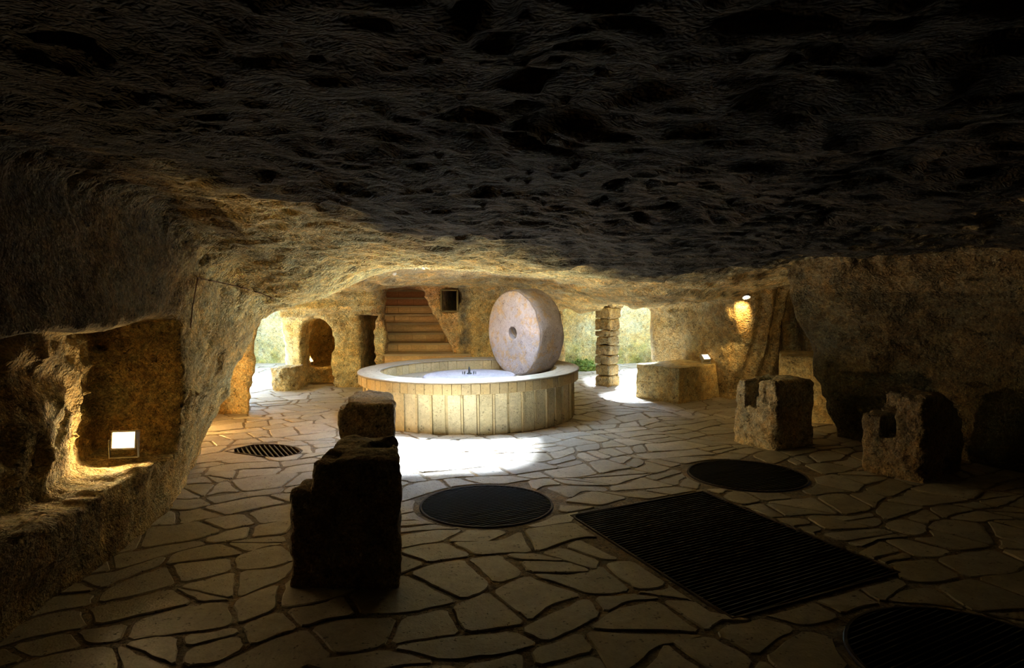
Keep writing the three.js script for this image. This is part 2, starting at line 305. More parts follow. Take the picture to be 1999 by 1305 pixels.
function caveField(x, y, d, Hc, pa, pb) {
  const t = clamp(y / 1.4, -0.2, 1.25);
  let wall = lerp(pa, pb, t);
  let f = smin(Hc - y, wall, 0.16);
  if (x < -1.9 && d < 5.6 && d > 0.3) {                           // the niche with its ledge
    const top = 1.40 - 0.012 * (d - 3);
    const q = Math.min(sdPoly(NICHE, x, d), y - (0.42 + 0.06 * (4.9 - d) * sstep(4.6, 2.5, d) * -0.3), top - y);
    f = smax(f, q, 0.03);
  }
  if (d > 10 && x < -1.8 && x > -4.8) {                           // arch, its alcove, and the dark slot beside the pier
    const ax = x + 3.21, r = 0.25, ay = y - 0.93;
    f = smin(f, sdBox(x + 2.92, y - 1.46 - 0.07 * (x + 2.9), d - 11.12, 0.80, 0.235, 0.36, 0.12), 0.08);           // bulging lintel over arch and pier
    const rr = r + (d > 11.6 ? 0.12 : 0);
    const arch = Math.min(ay > 0 ? rr - Math.hypot(ax, ay) : rr - Math.abs(ax), d - 10.9, 12.7 - d);
    f = smax(f, arch, 0.06);
    const e = 1 - Math.hypot((x + 3.2) / 0.5, (y - 0.55) / 0.72, (d - 12.6) / 0.75);
    f = smax(f, e * 0.5, 0.06);
    if (d > 11.5 && x < -2.7 && x > -3.75) f = smin(f, -Math.min(0.27 - y, d - 11.85), 0.05);
    const slot = Math.min(0.115 - Math.abs(x + 2.37), 1.15 - y, d - 10.8, 12.6 - d);
    f = smax(f, slot, 0.04);
  }
  if (d > 10.6 && x > -3.2 && x < -0.6) {                         // stairwell, rising to the open air
    const up = d < 11.75 ? 1.60 - y : Math.min(1.60 + (d - 11.75) * 3 - y, d - 11.1);
    f = smax(f, Math.min(sdPoly(STAIR, x, d), up), 0.05);
    const lean = (x + 0.95) + (y - 0.45) * 0.46;                  // rock to the right of the steps
    const rk = Math.min(lean, d - 11.25, 12.3 - d);
    if (x > -1.7) f = Math.min(f, -rk);
  }
  if (y > 1.0) for (const w of WELLS) { const q = Math.min(well(w, x, d), y - 1.1); if (q > -0.4) f = smax(f, q, 0.05); }
  const win = d > 10.8 && d < 13.5 && x > -1.5 && x < -0.4 ? Math.min(0.125 - Math.abs(x + 1.03 - 0.10 * (d - 11.2)), 0.165 - Math.abs(y - 1.425), d - 10.9, 13.1 - d) : -1;   // window recess
  if (win > -0.3) f = smax(f, win, 0.01);
  if (f > 0.3 || f < -0.3) return f;
  // relief: broad lumps, medium hewing, beds of softer rock further in, deep pits in the niche and low on the pier
  const far = sstep(7, 9.5, d), nich = (x < -2.35 && d < 6.4 && y < 1.3) ? 1 : 0, court = (d > 12.3 && (x > 0.5 || x < -3.9)) ? 0.4 : 1;
  f += court * (0.045 * n3(x * 0.9, y * 1.3, d * 0.9) + 0.018 * n3(x * 2.7 + 9, y * 3.1, d * 2.7) + 0.010 * n3b(x * 6.5, y * 7.5, d * 6.5) + 0.007 * n3b(x * 13, y * 14, d * 13));
  const up = sstep(0.25, 0.0, Hc - y);
  if (up > 0 && d < 8) {                                          // ceiling: ledges and flaked hollows across the light
    const q = n3(x * 0.8 + 3, d * 2.6, 4) + 0.5 * n3(x * 1.9, d * 5.2, 8), tq = 2.4 * (n3(x * 0.55 + 3, d * 1.4, 40) + 0.45 * n3b(x * 1.7, d * 3.6, 2)), fr = tq - Math.floor(tq);
    f += up * (0.04 * Math.max(0, q - 0.45) + 0.032 * sstep(0, 0.85, fr) * sstep(1, 0.88, fr) + 0.016 * Math.max(0, fbm(x * 3.5, d * 7, 6, 3) - 0.1));
  }
  if (far > 0 && court === 1 && x < 2.6) {
    const bed = (y + 0.10 * n3(x * 0.7, 2, d * 0.7) - 0.16 * (x > 0.4 && y > 1.1 ? -x : x < -1.6 ? 0.6 * x : 0)) / 0.16, fr = bed - Math.floor(bed);
    f += far * (x < -2 && y > 1.15 ? 0.04 : 0.022) * (sstep(0, 0.75, fr) * sstep(1, 0.85, fr) - 0.5) * (y > 1.05 || x < -2 ? 1 : 0.25);
  }
  if (x > 3.2 && d > 9 && d < 11.2) f += (0.02 + 0.03 * sstep(3.2, 3.6, x)) * Math.sin(x * 24 + (y < 0.7 ? (0.7 - y) * 5 : 0) + y * 1.2 + 2 * n3(x, y * 0.8, d));          // fluted rock under the spotlight
  if (x < -1.9 && d > 4.4 && d < 6.8 && y < 1.7) f += 0.07 * Math.max(0, n3b(x * 7, y * 4.5, d * 7) - 0.42) * sstep(1.7, 0.9, y);   // pocks low on the pier
  if (nich) { const q = n3b(x * 4.2, y * 4.6, d * 4.2) + 0.6 * n3(x * 9, y * 8, d * 9); f += (y < 0.55 ? 0.012 : x < -2.62 ? 0.06 : 0.03) * q; }
  if (win > -0.3) f = smax(f, win, 0.01);
  if (x > 2.9 && d < 8.5) f += 0.028 * n3(x * 2, y * 5.5, d * 2);
  return f;
}
const CH = 0.046, CO = [-6.55, -0.16, -1.9], CX = Math.ceil(11.9 / CH), CY = Math.ceil((TOP + 0.3) / CH), CZ = Math.ceil(17.8 / CH);
const H2 = new Float32Array(CX * CZ), A2 = new Float32Array(CX * CZ), B2 = new Float32Array(CX * CZ);
for (let z = 0, i = 0; z < CZ; z++) for (let x = 0; x < CX; x++, i++) {
  const X = CO[0] + x * CH, D = CO[2] + z * CH; A2[i] = sdPoly(PA, X, D); B2[i] = sdPoly(PB, X, D); H2[i] = ceilingAt(X, D);
}
const CF = new Float32Array(CX * CY * CZ);
for (let z = 0; z < CZ; z++) for (let x = 0; x < CX; x++) {
  const q = z * CX + x, X = CO[0] + x * CH, D = CO[2] + z * CH;
  for (let y = 0; y < CY; y++) CF[x + y * CX + z * CX * CY] = caveField(X, CO[1] + y * CH, D, H2[q], A2[q], B2[q]);
}
const field = (x, y, d) => caveField(x, y, d, ceilingAt(x, d), sdPoly(PA, x, d), sdPoly(PB, x, d));
function hit(u, v, from = 0.5, to = 16) {                          // where a pixel's ray meets the rock
  const r = ray(u, v); let d = from;
  for (; d < to; d += 0.02) if (field(r[0] * d, EYE + r[1] * d, d) < 0) break;
  return [r[0] * d, EYE + r[1] * d, d];
}
const cave = surfaceNets(CF, CX, CY, CZ, CO, CH);
// the rock's colour with light and shade painted in: warm tufa, sooty dimmed near end, bright lip, moss in the light wells' rooms, grey and rust streaks at the back
function rockColor(x, y, d, nx, ny) {
  let c = [1, 0.93, 0.72]; const a = 0.5 + 0.5 * fbm(x * 0.8, y * 0.9, d * 0.8, 3), b = fbm(x * 2.3 + 7, y * 2.3, d * 2.3, 3);
  const mix = (q, k) => { k = clamp(k, 0, 1); c = c.map((v, i) => lerp(v, q[i], k)); };
  mix([0.95, 0.82, 0.54], a * 0.6); mix([0.74, 0.68, 0.48], b * 0.8);
  if (ny < -0.1 && y > 1.3) mix([1, 0.95, 0.66], 0.7 * sstep(4.6, 5.6, d) * sstep(7.4, 6.6, d) * sstep(2.2, 0.8, x));  // lip painted paler to stand for the light it catches
  const edge = 5.0 + 1.9 * sstep(-0.2, 1.2, x) - 1.3 * sstep(-0.6, -1.8, x) + 0.5 * b;          // sooty near end, deepened to paint in the fading light
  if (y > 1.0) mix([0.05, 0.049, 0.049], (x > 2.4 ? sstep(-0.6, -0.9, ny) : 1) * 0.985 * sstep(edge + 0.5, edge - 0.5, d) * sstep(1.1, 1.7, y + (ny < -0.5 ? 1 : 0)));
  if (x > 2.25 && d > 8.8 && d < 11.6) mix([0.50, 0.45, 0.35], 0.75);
  if (x > 2.6 && d < 9 && ny > -0.8) mix(y > 1.6 ? [0.30, 0.28, 0.23] : [0.15, 0.15, 0.128], 0.94);  // right wall's dimness painted in, upper strip paler as if lit
  if (x < -1.9 && d < 5.4) mix([0.19, 0.16, 0.115], (x < -2.42 && y < 1.38 ? 0.45 : 0.85) * sstep(5.6, 4.6, d));  // weak light on the left front wall put into its colour, less in the niche
  if (d > 12.2 && (x > 0.4 || x < -3.8)) { mix([0.95, 1, 0.88], 0.75); mix([0.42, 0.52, 0.16], (0.85 * sstep(0.8, 0.05, y) + 0.08) * (0.35 + 0.5 * a + b)); }
  if (d > 8.6 && y > 1.45 && x > -2.2 && x < 0.8) mix([0.66, 0.66, 0.68], 0.6 + b);
  if (d > 11 && x > -0.9 && x < -0.66 && y < 1.7) mix([0.28, 0.30, 0.36], 0.8 - Math.abs(x + 0.78) * 5 + b);
  if (d > 11.2 && x > -2.3 && x < -0.9) mix([0.86, 0.60, 0.52], 0.5 + 0.4 * b);
  return c.map(v => clamp(v, 0.03, 1));
}
const REG = { ceiling: [], wall_left: [], wall_right: [], wall_back: [], rock_pier: [], wall_courtyard_left: [], wall_courtyard_right: [], wall_stairwell: [] };
const regionOf = t => {
  const v = [cave.tri[t], cave.tri[t + 1], cave.tri[t + 2]]; let x = 0, y = 0, d = 0, ny = 0;
  for (const i of v) { x += cave.pos[3 * i] / 3; y += cave.pos[3 * i + 1] / 3; d -= cave.pos[3 * i + 2] / 3; ny += cave.nor[3 * i + 1] / 3; }
  if (y < -0.1) return null;
  if (d > 11.4 && x < -0.85 && x > -2.15 - (d - 11.4) * 0.3) return 'wall_stairwell';
  if (d > 9.6 && x < -3.9) return 'wall_courtyard_left';
  if (d > 11.9 && x > 0.6) return 'wall_courtyard_right';
  if (ny < -0.55 && y > 1.3) return 'ceiling';
  if (d > 5.0 && d < 7.2 && x < -1.4) return 'rock_pier';
  if (d > 9.5 && x < 2.8) return 'wall_back';
  return x < 0 ? 'wall_left' : 'wall_right';
};
{
  const tag8 = new Array(cave.tri.length / 3); for (let t = 0; t < tag8.length; t++) tag8[t] = regionOf(3 * t);
  const L = {
    ceiling: 'rough hewn rock ceiling with pick marks and flaked hollows', wall_left: 'left rock wall with deep lamp niche and ledge', wall_right: 'dark rough rock wall behind the notched stones',
    wall_back: 'back rock wall with arch, pier and layered lintel', rock_pier: 'massive pitted rock pier flaring into the ceiling beside the niche', wall_courtyard_left: 'pale mossy rock wall of the sunlit room behind the arch pier',
    wall_courtyard_right: 'pale mossy rock wall of the sunlit room behind the stacked pillar', wall_stairwell: 'rock sides of the stairwell with pinkish stains',
  };
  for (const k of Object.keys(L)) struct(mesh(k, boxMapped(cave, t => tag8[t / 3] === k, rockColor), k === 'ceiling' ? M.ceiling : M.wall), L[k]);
}
// the small window's dressed stone sill and jambs
{
  const bx = (w, h, l, x, y, d) => { const g = new THREE.BoxGeometry(w, h, l); g.translate(x, y, -d); return g; };
  struct(mesh('window_1', mergeGeometries([bx(0.30, 0.022, 0.20, -1.02, 1.258, 11.27), bx(0.022, 0.35, 0.22, -1.16, 1.43, 11.28), bx(0.022, 0.35, 0.22, -0.895, 1.43, 11.28), bx(0.29, 0.02, 0.2, -1.03, 1.605, 11.27)]), M.tuff), 'small square opening with stone sill beside the stairs');
}
// ground above the cave, with the mouths of the light wells and of the stairwell
{
  const s = new THREE.Shape([[-7, -2.5], [6, -2.5], [6, 16.5], [-7, 16.5]].map(p => new THREE.Vector2(...p)));
  for (const w of WELLS) { const p = []; for (let i = 0; i < 40; i++) { const a = -i / 40 * 2 * Math.PI, c = Math.cos(a), q = Math.sin(a), r = 1.12 / Math.pow(c ** 4 + q ** 4, 0.25); p.push(new THREE.Vector2(w[0] + r * c * w[2], w[1] + r * q * w[3])); } s.holes.push(new THREE.Path(p)); }
  const g = new THREE.ExtrudeGeometry(s, { depth: 0.3, bevelEnabled: false }); g.rotateX(-Math.PI / 2); g.translate(0, TOP - 0.02, 0);
  struct(mesh('ground', g, M.ground), 'rock ground above the cave with the light well mouths');
  M.ground.side = THREE.DoubleSide;
}

// ───────────────────────── floor: mortar bed and flagstones ─────────────────────────
const TH = 29 * Math.PI / 180, E1 = [Math.cos(TH), Math.sin(TH)], E2 = [-Math.sin(TH), Math.cos(TH)];    // the paving's main directions in (x, depth)
const gm = G(950, 985), gr = G(1458, 927), gb = [2.00, 2.86];
const ROUND = [[gm[0], gm[1], 0.49], [gr[0], gr[1], 0.495], [gb[0], gb[1], 0.5]];
const RC = [G(1115, 1007), G(1372, 960), G(1755, 1118), G(1430, 1208)];
const OVAL = [[440, 882], [465, 875], [491, 869.5], [515, 868], [539, 868.5], [560, 870.5], [577, 874], [590, 881], [580, 887], [559, 892], [540, 894], [529, 893.5], [484, 887.5]].map(p => G(...p));
const BC = [-0.55, 8.86], BR = 1.40;
const floorG = new THREE.Group(); floorG.name = 'floor'; scene.add(floorG); struct(floorG, 'irregular pale flagstone floor with dark mortar joints');
{
  const s = new THREE.Shape([[-6.6, -1.9], [5.4, -1.9], [5.4, 16], [-6.6, 16]].map(p => new THREE.Vector2(...p)));
  const hole = pts => { const a = pts.map(p => new THREE.Vector2(p[0], p[1])); if (!THREE.ShapeUtils.isClockWise(a)) a.reverse(); s.holes.push(new THREE.Path(a)); };
  for (const [x, d, r] of ROUND) hole(Array.from({ length: 48 }, (_, i) => [x + (r + 0.012) * Math.cos(i / 24 * Math.PI), d + (r + 0.012) * Math.sin(i / 24 * Math.PI)]));
  hole(RC); hole(OVAL);
  const g = new THREE.ExtrudeGeometry(s, { depth: 0.12, bevelEnabled: false }); g.rotateX(-Math.PI / 2); g.translate(0, -0.008 - 0.12, 0);
  mesh('mortar_bed', g, M.mortar, floorG);
}
{
  // uneven courses of stones along the paving's two directions, bent by a slow wander so that no joint runs straight for long
  const r = rng(2024), cells = [];
  const warp = (u, v) => { const x0 = u * E1[0] + v * E2[0], d0 = 3 + u * E1[1] + v * E2[1]; return [x0 + 0.13 * n3(x0 * 0.8, d0 * 0.8, 3) + 0.05 * n3(x0 * 2.1, d0 * 2.1, 13), d0 + 0.13 * n3(x0 * 0.8, d0 * 0.8, 7) + 0.05 * n3(x0 * 2.1, d0 * 2.1, 17)]; };
  const rows = [-9]; while (rows[rows.length - 1] < 15) rows.push(rows[rows.length - 1] + 0.20 + 0.19 * r());
  const cuts = rows.map(() => { const c = [-10]; while (c[c.length - 1] < 12) c.push(c[c.length - 1] + 0.22 + 0.30 * r() * r() + 0.10 * r()); return c.map(u => [u, (r() - 0.5) * 0.26]); });
  const wob = rows.map(() => [r() * 50, r() * 50]);
  const edge = (j, u) => rows[j] + 0.07 * n3(u * 1.6, wob[j][0], wob[j][1]) + 0.03 * n3(u * 4.3, wob[j][1], wob[j][0]);
  for (let j = 0; j < rows.length - 1; j++) for (let i = 0; i < cuts[j].length - 1; i++) {
    const [ua, ta] = cuts[j][i], [ub, tb] = cuts[j][i + 1], bl = ua - ta / 2, br = ub - tb / 2, tl = ua + ta / 2, tr = ub + tb / 2;
    if (br - bl < 0.06 || tr - tl < 0.06) continue;
    let q = [[bl, edge(j, bl)], [(bl + br) / 2, edge(j, (bl + br) / 2)], [br, edge(j, br)], [tr, edge(j + 1, tr)], [(tl + tr) / 2, edge(j + 1, (tl + tr) / 2)], [tl, edge(j + 1, tl)]];
    let sets = [q];
    const k = r();
    if (k < 0.10) sets = [[q[0], q[1], q[2], q[5]], [q[2], q[3], q[4], q[5]]];
    else if (k < 0.16) sets = [[q[0], q[1], q[4], q[5]], [q[1], q[2], q[3], q[4]]];
    else if (k < 0.21) { const m = [lerp(bl, tl, 0.55), lerp(q[0][1], q[5][1], 0.5)], n = [lerp(br, tr, 0.4), lerp(q[2][1], q[3][1], 0.45)]; sets = [[q[0], q[1], q[2], n, m], [m, n, q[3], q[4], q[5]]]; }
    for (const Q of sets) {
      let poly = Q.map(p => warp(...p)); const n = poly.length, jw = 0.009 + 0.007 * r();
      const out = poly.map((b, t) => {                             // move each corner in by the half joint
        const a = poly[(t + n - 1) % n], c = poly[(t + 1) % n], la = Math.hypot(b[0] - a[0], b[1] - a[1]) || 1, lc = Math.hypot(c[0] - b[0], c[1] - b[1]) || 1;
        const n1 = [-(b[1] - a[1]) / la, (b[0] - a[0]) / la], n2 = [-(c[1] - b[1]) / lc, (c[0] - b[0]) / lc], k2 = Math.max(0.35, 1 + n1[0] * n2[0] + n1[1] * n2[1]);
        return [b[0] + (n1[0] + n2[0]) / k2 * jw, b[1] + (n1[1] + n2[1]) / k2 * jw];
      });
      let cx = 0, cd = 0; for (const p of out) { cx += p[0] / n; cd += p[1] / n; }
      if (cx < -6.4 || cx > 5.2 || cd < 0.4 || cd > 15.6 || sdPoly(PA, cx, cd) < -0.3) continue;
      cells.push({ s: [cx, cd], poly: out });
    }
  }
  // rounded, slightly wavy outline; pushed clear of the grates and the basin
  const obstacles = p => {
    for (const [x, d, q] of ROUND) { const R = q + 0.055, dx = p[0] - x, dy = p[1] - d, l = Math.hypot(dx, dy); if (l < R) { p[0] = x + dx / l * R; p[1] = d + dy / l * R; } }
    { const R = BR - 0.05, dx = p[0] - BC[0], dy = p[1] - BC[1], l = Math.hypot(dx, dy); if (l < R) { p[0] = BC[0] + dx / l * R; p[1] = BC[1] + dy / l * R; } }
    for (const Q of [RC, OVAL]) {
      const e = sdPoly(Q, p[0], p[1]), m = Q === RC ? 0.05 : 0.015;
      if (e > -m) { const h = 0.004, gx = (sdPoly(Q, p[0] + h, p[1]) - sdPoly(Q, p[0] - h, p[1])) / (2 * h), gy = (sdPoly(Q, p[0], p[1] + h) - sdPoly(Q, p[0], p[1] - h)) / (2 * h), l = Math.hypot(gx, gy) || 1; p[0] -= gx / l * (e + m); p[1] -= gy / l * (e + m); }
    }
    return p;
  };
  const blocked = s => ROUND.some(([x, d, q]) => Math.hypot(s[0] - x, s[1] - d) < q + 0.03) || Math.hypot(s[0] - BC[0], s[1] - BC[1]) < BR - 0.1 || sdPoly(RC, s[0], s[1]) > -0.03 || sdPoly(OVAL, s[0], s[1]) > -0.01;
  const area = p => { let a = 0; for (let i = 0; i < p.length; i++) { const q = p[(i + 1) % p.length]; a += p[i][0] * q[1] - q[0] * p[i][1]; } return a / 2; };
  const stones = [];
  for (const { s, poly } of cells) {
    if (blocked(s)) continue;
    const pts = [], n = poly.length;
    for (let k = 0; k < n; k++) {                                  // cut each corner, then points along each side
      const a = poly[(k + n - 1) % n], b = poly[k], c = poly[(k + 1) % n], la = Math.hypot(a[0] - b[0], a[1] - b[1]), lc = Math.hypot(c[0] - b[0], c[1] - b[1]), cut = Math.min(0.028, 0.25 * Math.min(la, lc));
      const pa = [b[0] + (a[0] - b[0]) / la * cut, b[1] + (a[1] - b[1]) / la * cut], pc = [b[0] + (c[0] - b[0]) / lc * cut, b[1] + (c[1] - b[1]) / lc * cut];
      if (la < 1e-3 || lc < 1e-3) continue;
      pts.push(pa, pc);
      const m = s[1] < 9 ? Math.min(4, Math.floor(lc / 0.09)) : Math.min(2, Math.floor(lc / 0.16));
      for (let q = 1; q <= m; q++) { const t = q / (m + 1), e = 0.010 * n3(b[0] * 9 + t * 4, b[1] * 9, c[0] * 7); const ex = c[0] - b[0], ey = c[1] - b[1]; pts.push([b[0] + ex * t - ey / lc * e, b[1] + ey * t + ex / lc * e]); }
    }
    const o = pts.map(p => obstacles([p[0], p[1]]));
    if (o.length < 3 || Math.abs(area(o)) < 0.008) continue;
    stones.push({ s, o, A: Math.abs(area(o)) });
  }
  const geoOf = ({ s, o }, i) => {
    const ins = 0.007, y1 = 0.004 * n3(s[0] * 3, 1, s[1] * 3), tx = 0.010 * n3(s[0] * 5, 4, s[1] * 5), ty = 0.010 * n3(s[0] * 5, 9, s[1] * 5);
    let cx = 0, cy = 0; for (const p of o) { cx += p[0] / o.length; cy += p[1] / o.length; }
    const ccw = area(o) > 0, pos = [], uv = [], ix = [], n = o.length;
    const put = (x, d, y) => { pos.push(x, y + y1 + tx * (x - cx) + ty * (d - cy), -d); uv.push(x + (i % 7) * 0.37, d + (i % 5) * 0.21); };
    for (const p of o) put(p[0], p[1], -0.03);
    for (const p of o) put(p[0], p[1], -0.006);
    for (const p of o) { const dx = p[0] - cx, dy = p[1] - cy, l = Math.hypot(dx, dy); put(p[0] - dx / l * ins, p[1] - dy / l * ins, 0); }
    put(cx, cy, 0.001);
    const tri = (a, b, c) => ccw ? ix.push(a, b, c) : ix.push(a, c, b);
    for (let k = 0; k < n; k++) { const q = (k + 1) % n; tri(k, q, n + q); tri(k, n + q, n + k); tri(n + k, n + q, 2 * n + q); tri(n + k, 2 * n + q, 2 * n + k); tri(2 * n + k, 2 * n + q, 3 * n); }
    let g = new THREE.BufferGeometry(); g.setAttribute('position', new THREE.Float32BufferAttribute(pos, 3)); g.setAttribute('uv', new THREE.Float32BufferAttribute(uv, 2)); g.setIndex(ix);
    g = g.toNonIndexed(); g.computeVertexNormals(); return g;
  };
  const inView = s => s[1] > 1.8 && Math.abs(s[0] / s[1]) < 0.85 && sdPoly(PA, s[0], s[1]) > -0.1;
  stones.sort((a, b) => (inView(b.s) - inView(a.s)) || (b.A / b.s[1] ** 3 - a.A / a.s[1] ** 3));
  const rest = [[], [], [], [], [], []];
  stones.forEach((st, i) => {
    const g = geoOf(st, i), k = Math.floor(rng(i * 13 + 5)() * 6);
    if (i < 300) part(floorG, 'flagstone', g, flagTints[k]); else rest[k].push(g);
  });
  rest.forEach((l, k) => { if (l.length) { const m = part(floorG, 'distant_flagstones', mergeGeometries(l), flagTints[k]); m.userData = { kind: 'stuff' }; } });
  console.log('stones', stones.length);
}

// ───────────────────────── grates ─────────────────────────
const boxG = (w, h, d, x = 0, y = 0, z = 0) => { const g = new THREE.BoxGeometry(w, h, d); g.translate(x, y, z); return g; };
function tubeAlong(points, w, h, closed) {                         // a flat strip on edge following points (x, z)
  const g = [];
  for (let i = 0; i < points.length - (closed ? 0 : 1); i++) {
    const a = points[i], b = points[(i + 1) % points.length], l = Math.hypot(b[0] - a[0], b[1] - a[1]);
    const q = new THREE.BoxGeometry(l + w * 0.6, h, w); q.rotateY(-Math.atan2(b[1] - a[1], b[0] - a[0])); q.translate((a[0] + b[0]) / 2, 0, (a[1] + b[1]) / 2); g.push(q);
  }
  return mergeGeometries(g);
}
function grate(outline, dir, pitch, label) {                       // outline in (x, depth)
  let cx = 0, cd = 0; for (const p of outline) { cx += p[0] / outline.length; cd += p[1] / outline.length; }
  const g = thing('floor_grate', cx, 0, cd, 0, label, 'grate');
  const loc = outline.map(p => [p[0] - cx, -(p[1] - cd)]), dz = [dir[0], -dir[1]], nz = [-dz[1], dz[0]];
  const fr = tubeAlong(loc, 0.014, 0.035, true); fr.translate(0, -0.014, 0); part(g, 'frame', fr, M.ironRust);
  let lo = 1e9, hi = -1e9; for (const p of loc) { const v = p[0] * nz[0] + p[1] * nz[1]; lo = Math.min(lo, v); hi = Math.max(hi, v); }
  for (let v = lo + pitch * 0.6; v < hi - pitch * 0.2; v += pitch) {
    const xs = [];
    for (let i = 0; i < loc.length; i++) {
      const a = loc[i], b = loc[(i + 1) % loc.length], va = a[0] * nz[0] + a[1] * nz[1] - v, vb = b[0] * nz[0] + b[1] * nz[1] - v;
      if ((va < 0) !== (vb < 0)) { const t = va / (va - vb); xs.push((a[0] + (b[0] - a[0]) * t) * dz[0] + (a[1] + (b[1] - a[1]) * t) * dz[1]); }
    }
    if (xs.length < 2) continue; xs.sort((a, b) => a - b);
    const l = xs[xs.length - 1] - xs[0], m = (xs[0] + xs[xs.length - 1]) / 2; if (l < 0.02) continue;
    const q = new THREE.BoxGeometry(l, 0.02, 0.007); q.rotateY(-Math.atan2(dz[1], dz[0])); q.translate(dz[0] * m + nz[0] * v, -0.010, dz[1] * m + nz[1] * v);
    part(g, 'bar', q, M.iron);
  }
  // the pit below
  const s = new THREE.Shape(loc.map(p => new THREE.Vector2(p[0], -p[1]))), b = new THREE.ShapeGeometry(s); b.rotateX(-Math.PI / 2); b.translate(0, -0.6, 0);
  const side = []; for (let i = 0; i < loc.length; i++) { const a = loc[i], c = loc[(i + 1) % loc.length]; side.push(a[0], -0.03, a[1], a[0], -0.6, a[1], c[0], -0.6, c[1], a[0], -0.03, a[1], c[0], -0.6, c[1], c[0], -0.03, c[1]); }
  const sg = new THREE.BufferGeometry(); sg.setAttribute('position', new THREE.Float32BufferAttribute(side, 3)); sg.computeVertexNormals();
  const bg = new THREE.BufferGeometry(); const nb = b.toNonIndexed(); bg.setAttribute('position', nb.attributes.position); bg.computeVertexNormals();
  part(g, 'pit', mergeGeometries([sg, bg]), M.pit);
  return g;
}
const circle = ([x, d, r]) => Array.from({ length: 48 }, (_, i) => [x + r * Math.cos(i / 24 * Math.PI), d + r * Math.sin(i / 24 * Math.PI)]);
grate(circle(ROUND[0]), E1, 0.034, 'round iron grate between the dark stone block and the rectangular grate');
grate(circle(ROUND[1]), E1, 0.034, 'round iron grate beyond the rectangular grate, nearest the two notched stones');
grate(circle(ROUND[2]), E1, 0.034, 'nearly black round grate in the foreground, cut off by the picture edge');
grate(RC, E1, 0.034, 'large rectangular iron floor grate with close parallel bars');
grate(OVAL, E2, 0.045, 'small pointed oval grate in warm light beside the big rock pier');

